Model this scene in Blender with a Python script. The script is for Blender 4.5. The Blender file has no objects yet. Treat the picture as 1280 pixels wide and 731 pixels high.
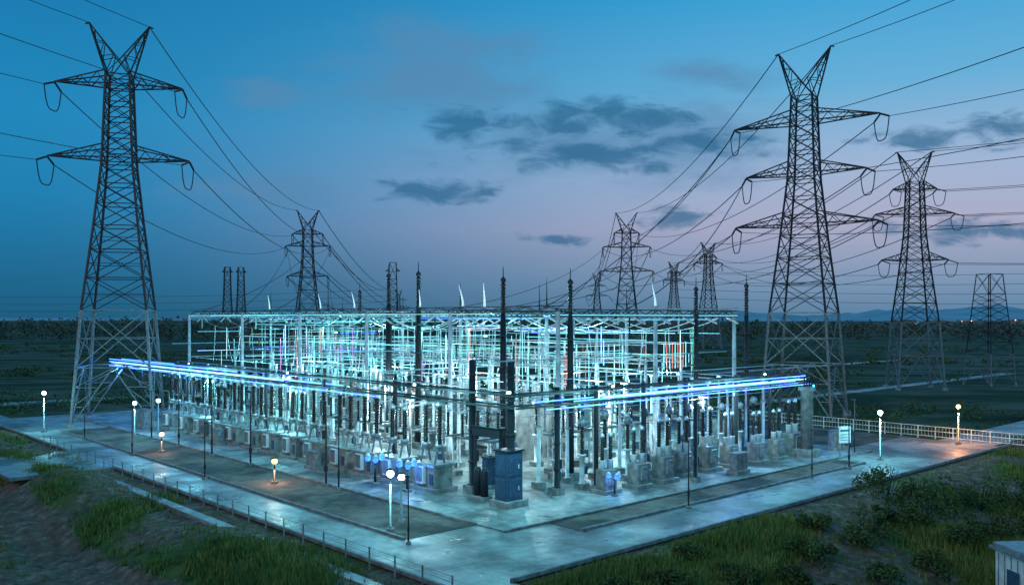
import bpy, math, random
import numpy as np
from mathutils import Vector, noise
random.seed(7)
scene=bpy.context.scene
R=random.random
def U(a,b): return a+(b-a)*random.random()
def lin(r,g,b):
    f=lambda c:(c/255/12.92) if c/255<=0.04045 else ((c/255+0.055)/1.055)**2.4
    return (f(r),f(g),f(b),1)
ANG=math.radians(42.5); CA,SA=math.cos(ANG),math.sin(ANG); OX,OY=0.0,66.0
def L(a,b,z=0): return Vector((OX+a*CA-b*SA, OY+a*SA+b*CA, z))
def inv(x,y):
    x-=OX;y-=OY
    return x*CA+y*SA, -x*SA+y*CA
def sm(t):
    t=max(0,min(1,t)); return t*t*(3-2*t)

# ---------------- materials ----------------
def mat(name,col,rough=.6,metal=0,var=.25,scale=3,emit=None,es=0,bump=0,spec=.5):
    m=bpy.data.materials.new(name); m.use_nodes=True
    nt=m.node_tree; b=nt.nodes['Principled BSDF']
    b.inputs['Roughness'].default_value=rough; b.inputs['Metallic'].default_value=metal
    b.inputs['Specular IOR Level'].default_value=spec
    if var>0:
        tc=nt.nodes.new('ShaderNodeTexCoord'); n=nt.nodes.new('ShaderNodeTexNoise')
        n.inputs['Scale'].default_value=scale; n.inputs['Detail'].default_value=3
        r=nt.nodes.new('ShaderNodeValToRGB')
        r.color_ramp.elements[0].position=.3; r.color_ramp.elements[1].position=.7
        r.color_ramp.elements[0].color=(col[0]*(1-var),col[1]*(1-var),col[2]*(1-var),1)
        r.color_ramp.elements[1].color=(min(1,col[0]*(1+var)),min(1,col[1]*(1+var)),min(1,col[2]*(1+var)),1)
        nt.links.new(tc.outputs['Object'],n.inputs['Vector']); nt.links.new(n.outputs['Fac'],r.inputs['Fac'])
        nt.links.new(r.outputs['Color'],b.inputs['Base Color'])
        if bump:
            bp=nt.nodes.new('ShaderNodeBump'); bp.inputs['Strength'].default_value=bump
            nt.links.new(n.outputs['Fac'],bp.inputs['Height']); nt.links.new(bp.outputs['Normal'],b.inputs['Normal'])
    else: b.inputs['Base Color'].default_value=(*col[:3],1)
    if emit:
        b.inputs['Emission Color'].default_value=(*emit,1); b.inputs['Emission Strength'].default_value=es
        m.cycles.emission_sampling='NONE'
    return m
M={}
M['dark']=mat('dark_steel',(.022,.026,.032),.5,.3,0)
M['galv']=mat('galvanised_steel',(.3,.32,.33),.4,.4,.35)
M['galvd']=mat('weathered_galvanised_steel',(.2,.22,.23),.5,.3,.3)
M['white']=mat('white_painted_steel',(.66,.69,.7),.35,0,.3,1.3)
M['porc']=mat('brown_porcelain',(.018,.013,.012),.25,0,0)
M['porcw']=mat('grey_porcelain',(.5,.53,.55),.25,0,0)
M['porcr']=mat('red_silicone_rubber',(.45,.05,.04),.4,0,0)
M['conc']=mat('cast_concrete',(.23,.235,.225),.8,0,.45,1.5,bump=.3)
M['alu']=mat('aluminium_tube',(.6,.62,.63),.35,.6,0)
M['wire']=mat('stranded_conductor',(.05,.055,.06),.5,.4,0)
M['cab']=mat('blue_grey_cabinet_paint',(.035,.085,.15),.4,0,.3)
M['blue']=mat('blue_led_strip',(.1,.2,.8),.4,0,0,emit=(.06,.2,1),es=4.5)
M['bluew']=mat('white_blue_led_strip',(.5,.7,1),.4,0,0,emit=(.25,.5,1),es=4.5)
M['cyan']=mat('cyan_glint_line',(.4,.9,1),.4,0,0,emit=(.3,.95,1),es=1.1)  # cyan, magenta, red and green emission imitates glints on lit steel
M['pink']=mat('magenta_glint_line',(.9,.3,.8),.4,0,0,emit=(.9,.25,.7),es=.8)
M['redl']=mat('red_glint_line',(.9,.2,.1),.4,0,0,emit=(1,.2,.12),es=.9)
M['green']=mat('green_glint_line',(.3,.9,.6),.4,0,0,emit=(.15,.9,.6),es=.8)
M['lampw']=mat('lit_lamp_glass',(.9,1,1),.4,0,0,emit=(.6,1,1),es=14)
M['lampo']=mat('lit_sodium_glass',(1,.7,.4),.4,0,0,emit=(1,.35,.08),es=8)
M['lampb']=mat('lit_blue_glass',(.1,.3,1),.4,0,0,emit=(.03,.16,1),es=2.2)
M['horn']=mat('white_porcelain_added_glow',(.85,.87,.87),.3,0,0,emit=(.6,.9,1),es=.5)  # weak emission stands in for lamp light falling on the porcelain
MK=list(M.keys()); MI={k:i for i,k in enumerate(MK)}

class MB:
    def __init__(s): s.v=[];s.f=[];s.m=[];s.sm=[]
    def add(s,vs,fs,m,smooth=False):
        o=len(s.v); s.v.extend(vs)
        k=MI[m] if isinstance(m,str) else m
        for f in fs: s.f.append(tuple(i+o for i in f)); s.m.append(k); s.sm.append(smooth)
    def rev(s,p,q,prof,m,n=8):
        p=Vector(p);q=Vector(q);d=q-p;Ln=d.length
        if Ln<1e-6:return
        d=d/Ln
        up=Vector((0,0,1)) if abs(d.z)<.95 else Vector((1,0,0))
        u=d.cross(up).normalized(); w=d.cross(u)
        vs=[];fs=[];K=len(prof)
        off=math.pi/4 if n==4 else 0
        cs=[(math.cos(2*math.pi*i/n+off),math.sin(2*math.pi*i/n+off)) for i in range(n)]
        for r,t in prof:
            c=p+d*(t*Ln)
            for x,y in cs: vs.append(tuple(c+u*(r*x)+w*(r*y)))
        for k in range(K-1):
            for i in range(n):
                j=(i+1)%n
                fs.append((k*n+i,k*n+j,(k+1)*n+j,(k+1)*n+i))
        fs.append(tuple(range(n))[::-1]); fs.append(tuple((K-1)*n+i for i in range(n)))
        s.add(vs,fs,m,n>6)
    def beam(s,p,q,w,m,n=4,w2=None):
        r=w*.5*(1.414 if n==4 else 1); r2=r if w2 is None else w2*.5*(1.414 if n==4 else 1)
        s.rev(p,q,[(r,0),(r2,1)],m,n)
    def box(s,c,sz,m,rz=0,bev=.03):
        x,y,z=sz[0]/2,sz[1]/2,sz[2]/2; b=min(bev,x*.4,y*.4,z*.4)
        ring=[(x-b,y),(b-x,y),(-x,y-b),(-x,b-y),(b-x,-y),(x-b,-y),(x,b-y),(x,y-b)]
        ring2=[(px*(1-b/x),py*(1-b/y)) for px,py in ring]
        ca,sa=math.cos(rz),math.sin(rz)
        vs=[]
        for rr,zz in ((ring,-z),(ring,z-b),(ring2,z)):
            for px,py in rr: vs.append((c[0]+px*ca-py*sa,c[1]+px*sa+py*ca,c[2]+zz))
        fs=[]
        for k in range(2):
            for i in range(8):
                j=(i+1)%8; fs.append((k*8+i,k*8+j,(k+1)*8+j,(k+1)*8+i))
        fs.append(tuple(range(8))[::-1]); fs.append(tuple(range(16,24)))
        s.add(vs,fs,m)
    def ins(s,p,q,r,m,sheds=10,n=8):
        pr=[(r*.55,0)]
        for i in range(sheds):
            t=(i+.5)/sheds; h=.5/sheds
            pr+= [(r*.55,t-h*.5),(r*(1 if i%2 else .85),t),(r*.55,t+h*.3)]
        pr.append((r*.55,1)); s.rev(p,q,pr,m,n)
    def ball(s,c,r,m,n=10,sz=1):
        K=6; c=Vector(c)
        s.rev(c-Vector((0,0,r*sz)),c+Vector((0,0,r*sz)),[(max(.01,r*math.sin(math.pi*k/K)),(1-math.cos(math.pi*k/K))/2) for k in range(K+1)],m,n)
    def tube(s,pts,r,m,n=5):
        for i in range(len(pts)-1): s.beam(pts[i],pts[i+1],2*r,m,n)
    def mesh(s,name,mats=None):
        me=bpy.data.meshes.new(name); me.from_pydata([tuple(v) for v in s.v],[],s.f)
        used=sorted(set(s.m)); rm={k:i for i,k in enumerate(used)}
        for k in used: me.materials.append(mats[k] if mats else M[MK[k]])
        me.polygons.foreach_set('material_index',[rm[k] for k in s.m])
        me.polygons.foreach_set('use_smooth',s.sm); me.update(); return me
def put(me,name,loc=(0,0,0),rz=0,sc=1):
    o=bpy.data.objects.new(name,me); o.location=loc; o.rotation_euler=(0,0,rz); o.scale=(sc,sc,sc)
    scene.collection.objects.link(o); return o
def putL(me,name,a,b,rz=0,z=.1,sc=1): return put(me,name,L(a,b,z),ANG+rz,sc)
def yard(mb,name): return put(mb.mesh(name),name,(OX,OY,0),ANG)

# ---------------- camera ----------------
cd=bpy.data.cameras.new('camera'); cam=bpy.data.objects.new('camera',cd); scene.collection.objects.link(cam)
cam.location=(0,0,14); cam.rotation_euler=(math.radians(90),0,0); cd.lens=30.94; cd.sensor_width=36; cd.shift_y=.0254
cd.clip_end=20000; cd.clip_start=.5; scene.camera=cam
scene.view_settings.view_transform='Standard'; scene.view_settings.look='None'; scene.view_settings.exposure=0

# ---------------- sky ----------------
w=bpy.data.worlds.new('World'); scene.world=w; w.use_nodes=True
nt=w.node_tree; N=nt.nodes; LK=nt.links; N.clear()
def nd(t,**k):
    n=N.new(t)
    for a,b in k.items(): setattr(n,a,b)
    return n
def mth(op,a,b=None,c=None,clamp=False):
    n=nd('ShaderNodeMath',operation=op,use_clamp=clamp)
    for i,x in enumerate((a,b,c)):
        if x is None: continue
        if isinstance(x,(int,float)): n.inputs[i].default_value=x
        else: LK.new(x,n.inputs[i])
    return n.outputs[0]
tc=nd('ShaderNodeTexCoord'); sp=nd('ShaderNodeSeparateXYZ'); LK.new(tc.outputs['Generated'],sp.inputs[0])
X,Y,Z=sp.outputs
hd=mth('SQRT',mth('ADD',mth('MULTIPLY',X,X),mth('MULTIPLY',Y,Y)))
hd=mth('MAXIMUM',hd,.01)
el=mth('DIVIDE',Z,hd)
def ramp(pts):
    r=nd('ShaderNodeValToRGB'); cr=r.color_ramp
    while len(cr.elements)<len(pts): cr.elements.new(.5)
    for e,(p,c) in zip(cr.elements,pts): e.position=p; e.color=lin(*c)
    cr.interpolation='LINEAR'
    return r
e2=mth('MULTIPLY',el,2,clamp=True)
ra=ramp([(0,(28,88,120)),(.1,(30,102,142)),(.25,(30,122,170)),(.42,(32,130,180)),(.72,(24,116,168))])
rb=ramp([(0,(84,122,154)),(.08,(118,144,174)),(.2,(164,166,192)),(.32,(154,174,204)),(.5,(98,168,208)),(.75,(44,152,204))])
LK.new(e2,ra.inputs[0]); LK.new(e2,rb.inputs[0])
uu=mth('DIVIDE',X,hd)
mr=nd('ShaderNodeMapRange',interpolation_type='SMOOTHSTEP'); LK.new(uu,mr.inputs[0]); mr.inputs[1].default_value=-.5; mr.inputs[2].default_value=.4
mx=nd('ShaderNodeMix',data_type='RGBA'); LK.new(mr.outputs[0],mx.inputs[0]); LK.new(ra.outputs[0],mx.inputs[6]); LK.new(rb.outputs[0],mx.inputs[7])
base=mx.outputs[2]
yc=mth('MAXIMUM',Y,.05)
cv=nd('ShaderNodeCombineXYZ'); LK.new(mth('DIVIDE',X,yc),cv.inputs[0]); LK.new(mth('DIVIDE',Z,yc),cv.inputs[1])
st=nd('ShaderNodeVectorMath',operation='MULTIPLY'); LK.new(cv.outputs[0],st.inputs[0]); st.inputs[1].default_value=(1,2.5,1)
def noi(scale,det=8,ro=.6,dist=0,out='Fac'):
    n=nd('ShaderNodeTexNoise'); n.inputs['Scale'].default_value=scale; n.inputs['Detail'].default_value=det; n.inputs['Roughness'].default_value=ro
    n.inputs['Distortion'].default_value=dist
    LK.new(st.outputs[0],n.inputs['Vector']); return n.outputs[out]
n1=noi(19,6,.58,.5)
n2=noi(6,5,.6)
wc=noi(9,2,.5,0,'Color')
w1=nd('ShaderNodeVectorMath',operation='SUBTRACT'); LK.new(wc,w1.inputs[0]); w1.inputs[1].default_value=(.5,.5,.5)
w2_=nd('ShaderNodeVectorMath',operation='MULTIPLY'); LK.new(w1.outputs[0],w2_.inputs[0]); w2_.inputs[1].default_value=(.10,.035,0)
cw_=nd('ShaderNodeVectorMath',operation='ADD'); LK.new(w2_.outputs[0],cw_.inputs[0]); LK.new(cv.outputs[0],cw_.inputs[1])
def bank(lst):
    cur=None
    for (cu,cw,ru,rw,amp) in lst:
        s=nd('ShaderNodeVectorMath',operation='SUBTRACT'); LK.new(cw_.outputs[0],s.inputs[0]); s.inputs[1].default_value=(cu,cw,0)
        m=nd('ShaderNodeVectorMath',operation='MULTIPLY'); LK.new(s.outputs[0],m.inputs[0]); m.inputs[1].default_value=(1/ru,1/rw,0)
        l=nd('ShaderNodeVectorMath',operation='LENGTH'); LK.new(m.outputs[0],l.inputs[0])
        v=mth('MULTIPLY',mth('SUBTRACT',1,l.outputs['Value']),amp)
        cur=v if cur is None else mth('MAXIMUM',cur,v)
    return cur
def E(px,py,rx,ry,a=1): return ((px-640)/1100,(398-py)/1100,rx/1100*1.3,ry/1100*1.6,a)
darkb=bank([E(585,155,55,16),E(705,152,70,13,1),E(790,150,70,15),E(740,192,120,17),E(870,176,90,14),E(545,234,62,10,1.2),
 E(842,267,36,9),E(1150,172,48,11),E(1250,165,45,17),E(1240,286,170,9,.9),E(690,299,40,6)])
softb=bank([E(545,88,150,48),E(505,65,70,36),E(320,238,95,16,1.2),E(885,92,80,16,.8),E(770,175,220,46,.9),E(330,118,60,12,.7)])
def dens(b,n,lo,hi,k):
    v=mth('ADD',b,mth('MULTIPLY',mth('SUBTRACT',n,.5),k))
    r=nd('ShaderNodeMapRange',interpolation_type='SMOOTHSTEP'); LK.new(v,r.inputs[0]); r.inputs[1].default_value=lo; r.inputs[2].default_value=hi
    return r.outputs[0]
dsoft=mth('MULTIPLY',dens(softb,n2,-.1,.9,2.2),.7)
ddark=mth('MULTIPLY',dens(darkb,n1,-.05,.85,3.0),.78)
front=mth('GREATER_THAN',Y,.06)
mx2=nd('ShaderNodeMix',data_type='RGBA'); LK.new(mth('MULTIPLY',dsoft,front),mx2.inputs[0]); LK.new(base,mx2.inputs[6]); mx2.inputs[7].default_value=lin(84,130,168)
mx3=nd('ShaderNodeMix',data_type='RGBA'); LK.new(mth('MULTIPLY',ddark,front),mx3.inputs[0]); LK.new(mx2.outputs[2],mx3.inputs[6]); mx3.inputs[7].default_value=lin(36,98,138)
sky=nd('ShaderNodeTexSky',sky_type='NISHITA'); sky.sun_disc=False; sky.sun_elevation=math.radians(1); sky.sun_rotation=math.radians(60)
bg=nd('ShaderNodeBackground'); LK.new(mx3.outputs[2],bg.inputs[0]); bg.inputs[1].default_value=1.1
bg2=nd('ShaderNodeBackground'); LK.new(sky.outputs[0],bg2.inputs[0]); bg2.inputs[1].default_value=.0006
ad=nd('ShaderNodeAddShader'); LK.new(bg.outputs[0],ad.inputs[0]); LK.new(bg2.outputs[0],ad.inputs[1])
wo=nd('ShaderNodeOutputWorld'); LK.new(ad.outputs[0],wo.inputs[0])
sd=bpy.data.lights.new('twilight_fill','SUN'); sd.energy=.5; sd.angle=math.radians(20); sd.color=(1,.8,.62)  # added warm fill that lifts the foreground at twilight
so=bpy.data.objects.new('twilight_fill',sd); scene.collection.objects.link(so); so.rotation_euler=(math.radians(62),0,math.radians(-35))

# ---------------- ground ----------------
def hgt(x,y):
    a,b=inv(x,y)
    d=max(-16.3-a,-14.3-b,0)
    fade=1-sm((y-100)/60)
    if a>62: d=max(d,min(a-62,20)*.5)
    nz=noise.noise(Vector((x*.09,y*.09,0)))*1.0+noise.noise(Vector((x*.3,y*.3,3)))*.4
    h=-.14-1.9*sm(d/13)*fade+nz*min(1,d/4)*fade*.9
    if a<-16.3 and fade>0: h+=1.5*math.exp(-((a+22)/2.6)**2)*fade*sm(d/3)*(.6+.5*noise.noise(Vector((b*.07,1,2))))
    if a<-25: h+=.16*math.sin(a*3.2)*fade
    return h
def axis(lo,hi,f0,f1,st,g=1.22):
    c=list(np.arange(f0,f1+.01,st)); s=st;x=f1
    while x<hi: s*=g; x+=s; c.append(x)
    s=st;x=f0
    while x>lo: s*=g; x-=s; c.insert(0,x)
    return c
xs=axis(-7000,7000,-62,66,.55); ys=axis(-600,14000,38,118,.55)
vs=[];dirt=[]
for y in ys:
    for x in xs:
        a,b=inv(x,y); vs.append((x,y,hgt(x,y)))
        d=0
        d=max(d,1.3-abs(a+26.8+.6*math.sin(b*.12))/1.9)
        if a<-25: d=max(d,.72+.3*math.sin(a*3.2))
        if b<-20: d=max(d,1-abs(b+27+.8*math.sin(a*.1))/1.6)
        d+= .9*max(0,noise.noise(Vector((x*.11,y*.11,9)))+.06)*2.4*(1 if (a<-16 or b<-14) else .3)
        if -16.5>a>-20.5: d+=.5
        if b<-14 and a<14: d+=.35
        dirt.append(max(0,min(1,d)))
nx=len(xs); fs=[(j*nx+i,j*nx+i+1,(j+1)*nx+i+1,(j+1)*nx+i) for j in range(len(ys)-1) for i in range(nx-1)]
me=bpy.data.meshes.new('ground'); me.from_pydata(vs,[],fs)
at=me.attributes.new('dirt','FLOAT','POINT'); at.data.foreach_set('value',dirt)
me.polygons.foreach_set('use_smooth',[True]*len(fs))
gm=bpy.data.materials.new('grassland'); gm.use_nodes=True; g=gm.node_tree; bs=g.nodes['Principled BSDF']; bs.inputs['Roughness'].default_value=.95; bs.inputs['Specular IOR Level'].default_value=.1
def gn(t): return g.nodes.new(t)
geo=gn('ShaderNodeNewGeometry')
def gnoise(sc,vec=(1,1,1),det=6):
    mp=gn('ShaderNodeMapping'); mp.inputs['Scale'].default_value=vec; g.links.new(geo.outputs['Position'],mp.inputs[0])
    n=gn('ShaderNodeTexNoise'); n.inputs['Scale'].default_value=sc; n.inputs['Detail'].default_value=det; n.inputs['Roughness'].default_value=.65
    g.links.new(mp.outputs[0],n.inputs['Vector']); return n.outputs['Fac']
def gramp(f,pts):
    r=gn('ShaderNodeValToRGB'); cr=r.color_ramp
    while len(cr.elements)<len(pts): cr.elements.new(.5)
    for e,(p,c) in zip(cr.elements,pts): e.position=p; e.color=(*c,1)
    g.links.new(f,r.inputs[0]); return r.outputs[0]
gr=gramp(gnoise(.5),[(.3,(.03,.05,.015)),(.5,(.08,.13,.035)),(.72,(.15,.2,.06))])
fld=gramp(gnoise(.014,(1,3.5,1)),[(.35,(.02,.028,.02)),(.48,(.05,.075,.04)),(.56,(.14,.15,.11)),(.62,(.03,.045,.03)),(.72,(.08,.11,.055))])
dt=gramp(gnoise(1.2),[(.3,(.085,.06,.042)),(.55,(.21,.155,.11)),(.75,(.42,.34,.27))])
sp2=gn('ShaderNodeSeparateXYZ'); g.links.new(geo.outputs['Position'],sp2.inputs[0])
m1=gn('ShaderNodeMapRange'); g.links.new(sp2.outputs[1],m1.inputs[0]); m1.inputs[1].default_value=95; m1.inputs[2].default_value=130
c1=gn('ShaderNodeMix'); c1.data_type='RGBA'; g.links.new(m1.outputs[0],c1.inputs[0]); g.links.new(gr,c1.inputs[6]); g.links.new(fld,c1.inputs[7])
aa=gn('ShaderNodeAttribute'); aa.attribute_name='dirt'
ma=gn('ShaderNodeMath'); ma.operation='ADD'; g.links.new(aa.outputs['Fac'],ma.inputs[0])
mb_=gn('ShaderNodeMath'); mb_.operation='MULTIPLY_ADD'; g.links.new(gnoise(2.2),mb_.inputs[0]); mb_.inputs[1].default_value=1.2; mb_.inputs[2].default_value=-.6; g.links.new(mb_.outputs[0],ma.inputs[1])
m3=gn('ShaderNodeMapRange'); g.links.new(ma.outputs[0],m3.inputs[0]); m3.inputs[1].default_value=.2; m3.inputs[2].default_value=.55
c2=gn('ShaderNodeMix'); c2.data_type='RGBA'; g.links.new(m3.outputs[0],c2.inputs[0]); g.links.new(c1.outputs[2],c2.inputs[6]); g.links.new(dt,c2.inputs[7])
g.links.new(c2.outputs[2],bs.inputs['Base Color'])
bp=gn('ShaderNodeBump'); bp.inputs['Strength'].default_value=.9; bp.inputs['Distance'].default_value=.35; g.links.new(gnoise(2.5),bp.inputs['Height']); g.links.new(bp.outputs[0],bs.inputs['Normal'])
me.materials.append(gm); put(me,'ground')

def paving(name,col,dark,joint,rl=.3,rh=.75,js=4.0):
    m=bpy.data.materials.new(name); m.use_nodes=True; t=m.node_tree; b=t.nodes['Principled BSDF']
    tc=t.nodes.new('ShaderNodeTexCoord')
    def n(sc,det=5,r=.65):
        k=t.nodes.new('ShaderNodeTexNoise'); k.inputs['Scale'].default_value=sc; k.inputs['Detail'].default_value=det; k.inputs['Roughness'].default_value=r
        t.links.new(tc.outputs['Object'],k.inputs['Vector']); return k.outputs['Fac']
    def mix(f,a,b_,mode='MIX'):
        k=t.nodes.new('ShaderNodeMix'); k.data_type='RGBA'; k.blend_type=mode
        for i,x in ((0,f),(6,a),(7,b_)):
            if isinstance(x,(tuple,float,int)): k.inputs[i].default_value=x
            else: t.links.new(x,k.inputs[i])
        return k.outputs[2]
    def mr(f,a,c,o0=0,o1=1):
        k=t.nodes.new('ShaderNodeMapRange'); t.links.new(f,k.inputs[0]); k.inputs[1].default_value=a;k.inputs[2].default_value=c;k.inputs[3].default_value=o0;k.inputs[4].default_value=o1; return k.outputs[0]
    c=mix(mr(n(.16),.42,.56),(*dark,1),(*col,1))
    c=mix(mr(n(1.1),.38,.75,0,.75),c,(*dark,1))
    f=n(14); c=mix(mr(f,.3,.7,0,.25),c,(*[x*.5 for x in dark],1))
    if joint:
        br=t.nodes.new('ShaderNodeTexBrick'); br.offset=0; br.inputs['Scale'].default_value=1; br.inputs['Brick Width'].default_value=js; br.inputs['Row Height'].default_value=js
        br.inputs['Mortar Size'].default_value=.035; br.inputs['Color1'].default_value=(1,1,1,1); br.inputs['Color2'].default_value=(.8,.82,.83,1); br.inputs['Mortar'].default_value=(.4,.4,.4,1)
        t.links.new(tc.outputs['Object'],br.inputs['Vector']); c=mix(1.0,c,br.outputs['Color'],'MULTIPLY')
    t.links.new(c,b.inputs['Base Color']); t.links.new(mr(n(.25),.35,.65,rl,rh),b.inputs['Roughness'])
    bp=t.nodes.new('ShaderNodeBump'); bp.inputs['Strength'].default_value=.4; bp.inputs['Distance'].default_value=.05; t.links.new(f,bp.inputs['Height']); t.links.new(bp.outputs[0],b.inputs['Normal'])
    return m
PC=paving('stained_concrete',(.55,.56,.54),(.13,.135,.13),True,.22,.7)
PR=paving('road_concrete',(.50,.51,.49),(.15,.155,.15),True,.22,.7,js=5)
PG=paving('gravel',(.24,.19,.15),(.03,.026,.022),False,.7,.95)
PA=paving('asphalt',(.06,.06,.06),(.035,.035,.035),False,.4,.8)
def slab(name,mt,rects,z,t=.3):
    mb=MB()
    for a0,a1,b0,b1 in rects:
        mb.add([(a0,b0,z-t),(a1,b0,z-t),(a1,b1,z-t),(a0,b1,z-t),(a0,b0,z),(a1,b0,z),(a1,b1,z),(a0,b1,z)],[(4,5,6,7),(0,1,5,4),(1,2,6,5),(2,3,7,6),(3,0,4,7)],0)
    me=mb.mesh(name,[mt]); return put(me,name,(OX,OY,0),ANG)
slab('concrete_road',PR,[(-13,60,-14,90),(-16.2,-13.01,-42,150),(60.01,150,-13,-7)],0)
slab('substation_yard_pavement',PC,[(-6,46,-6,88)],.1)
slab('gravel_strip',PG,[(-11.8,-6.01,-3,70)],.03)
slab('gravel_strip',PG,[(-2,38,-8.8,-6.01)],.03)
slab('gravel_strip',PG,[(46.01,59.5,-3,20)],.03)
slab('access_road',PA,[(48.5,54,20.5,90)],.012)
slab('concrete_apron',PR,[(-25,-16.21,38,52)],.02)
slab('concrete_drain_channel',PC,[(-19,-18.2,-30,36)],-.02,.6)
slab('field_track',PR,[(-90,-30,118,122),(80,200,30,33),(80,260,80,84),(-16,60,112,116)],.03,.2)
mb=MB()
for a0,b0,a1,b1 in [(-6.1,-3,-6.1,88),(-12,-3,-12,70),(-16.3,-42,-16.3,37.5),(-16.3,52.5,-16.3,150),(-2,-9,38,-9),(-6,-5.9,46,-5.9),(-13,-14.1,150,-14.1)]:
    mb.box(((a0+a1)/2,(b0+b1)/2,.08),(max(.2,abs(a1-a0)),max(.2,abs(b1-b0)),.22),'conc')
yard(mb,'kerb')

# ---------------- lattice towers ----------------
def tower(name,x,y,rot,H,arms,horns=True,detail=2,dirs=None,prof=None,mscale=1.0):
    mb=MB(); s=H/54; cr,sr=math.cos(rot),math.sin(rot)
    def T(px,py,pz): return Vector((px*cr-py*sr,px*sr+py*cr,pz))
    prof=prof or [(0,5.0),(.28,4.0),(.48,2.8),(.65,1.9),(.87,1.5)]
    def hw(f):
        for (f0,w0),(f1,w1) in zip(prof,prof[1:]):
            if f<=f1: return (w0+(w1-w0)*(f-f0)/(f1-f0))*s
        return prof[-1][1]*s
    top=prof[-1][0]
    lv=[0,.14,.28,.36,.43,.49,.545,.595,.64,.68,.72,.76,.80,.84,top] if detail==2 else [0,.14,.28,.38,.47,.55,.62,.69,.76,.82,top]
    lv=[l for l in lv if l<top-.01]+[top]
    cn=[(1,1),(-1,1),(-1,-1),(1,-1)]
    for k in range(len(lv)-1):
        f0,f1=lv[k],lv[k+1]; h0,h1=hw(f0),hw(f1); z0,z1=f0*H,f1*H
        m='galvd' if f1<=.281 else 'dark'  # paler below, darker above: yard light and silhouette put into the steel colour
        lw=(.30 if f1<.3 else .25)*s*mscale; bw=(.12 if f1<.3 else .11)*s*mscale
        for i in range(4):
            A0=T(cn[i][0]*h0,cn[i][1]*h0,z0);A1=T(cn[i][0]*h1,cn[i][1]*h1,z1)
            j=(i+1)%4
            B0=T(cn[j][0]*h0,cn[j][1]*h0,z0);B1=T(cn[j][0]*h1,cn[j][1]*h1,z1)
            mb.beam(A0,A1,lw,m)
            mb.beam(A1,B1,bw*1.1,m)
            if k==0:
                mid=(A1+B1)/2; mb.beam(A0,mid,bw*1.2,m); mb.beam(B0,mid,bw*1.2,m)
                for t in (.33,.66):
                    mb.beam(A0.lerp(A1,t),A0.lerp(mid,t),bw*.7,m); mb.beam(B0.lerp(B1,t),B0.lerp(mid,t),bw*.7,m)
                    mb.beam(A0.lerp(A1,t),A0.lerp(mid,min(1,t+.33)),bw*.7,m); mb.beam(B0.lerp(B1,t),B0.lerp(mid,min(1,t+.33)),bw*.7,m)
            else:
                mb.beam(A0,B1,bw,m); mb.beam(B0,A1,bw,m)
                if detail==2 and f1<.5:
                    la=A0.lerp(A1,.5); lb=B0.lerp(B1,.5)
                    mb.beam(la,lb,bw*.7,m)
                    if f1<.3:
                        mb.beam(A0.lerp(A1,.5),A0.lerp(B1,.25),bw*.6,m); mb.beam(B0.lerp(B1,.5),B0.lerp(A1,.25),bw*.6,m)
            if k==0:
                p=T(cn[i][0]*h0,cn[i][1]*h0,-.6); mb.rev(p,p+Vector((0,0,1.0)),[(.7*s,0),(.6*s,1)],'conc',8)
    bw=.11*s*mscale
    att=[]
    if horns:
        h=hw(top); z0=top*H
        for sd_ in (1,-1):
            tip=T(sd_*3.8*s,0,H)
            for sy in (1,-1):
                o0=T(sd_*h,sy*h,z0); i0=T(0,sy*h*.6,z0+.035*H)
                mb.beam(o0,tip,bw*1.5,'dark'); mb.beam(i0,tip,bw*1.4,'dark'); mb.beam(o0,i0,bw,'dark')
                mb.beam(o0,T(-sd_*h,sy*h,z0),bw,'dark')
                P=o0
                for q in range(1,6):
                    t=q/6; Q=(i0 if q%2 else o0).lerp(tip,t); mb.beam(P,Q,bw*.8,'dark'); P=Q
            for t in (.25,.5,.75):
                mb.beam(T(sd_*h,h,z0).lerp(tip,t),T(sd_*h,-h,z0).lerp(tip,t),bw*.7,'dark')
            tipw=tip+Vector((x,y,0)); att.append(('h',sd_,tipw,tipw))
            mb.beam(tip,tip+T(sd_*.5*s,0,-.2*s),bw*1.6,'dark')
    for ai,(f,La) in enumerate(arms):
        z=f*H; ht=1.8*s; h=hw(f); h2=hw(f+ht/H)
        for sd_ in (1,-1):
            tip=T(sd_*La,0,z+.15)
            for sy in (1,-1):
                lo=T(sd_*h,sy*h,z); up=T(sd_*h2,sy*h2,z+ht)
                mb.beam(lo,tip,bw*1.5,'dark'); mb.beam(up,tip,bw*1.4,'dark')
                n=6 if detail==2 else 4; P=lo
                for q in range(1,n):
                    t=q/n; Q=(up if q%2 else lo).lerp(tip,t); mb.beam(P,Q,bw*.8,'dark'); P=Q
                mb.beam(lo,T(-sd_*h,sy*h,z),bw,'dark')
            for q in range(1,6):
                t=q/6; t2=(q-1)/6
                mb.beam(T(sd_*h,h*(1 if q%2 else -1),z).lerp(tip,t2),T(sd_*h,-h*(1 if q%2 else -1),z).lerp(tip,t),bw*.7,'dark')
            ends=[]
            if dirs:
                for d in dirs:
                    dv=Vector((d[0]-x,d[1]-y,0)).normalized()
                    e=tip+dv*2.1*s+Vector((0,0,-.9*s))
                    mb.ins(tip+Vector((0,0,-.1)),e,.17*s*mscale,'porc',9,6); ends.append(e)
                if len(ends)==2:
                    pts=[]
                    for q in range(11):
                        t=q/10; p=ends[0].lerp(ends[1],t); p.z-=3.0*s*(1-abs(2*t-1)**4); pts.append(p)
                    mb.tube(pts,.08*s*mscale,'wire',5)
            loc=Vector((x,y,0))
            att.append(('a',sd_,(ends[0] if ends else tip)+loc,(ends[-1] if ends else tip)+loc))
    put(mb.mesh(name),name,(x,y,0)); return att
P1=(-53.5,120);P4=(-68,293);P2=(42.5,128);P5=(39,300);P3=(81,177);P6=(93,417);P7=(103,560)
B1=(-82,-70);B2=(75,-60);B3=(185,40);F4=(-80,620);F5=(60,620)
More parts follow.
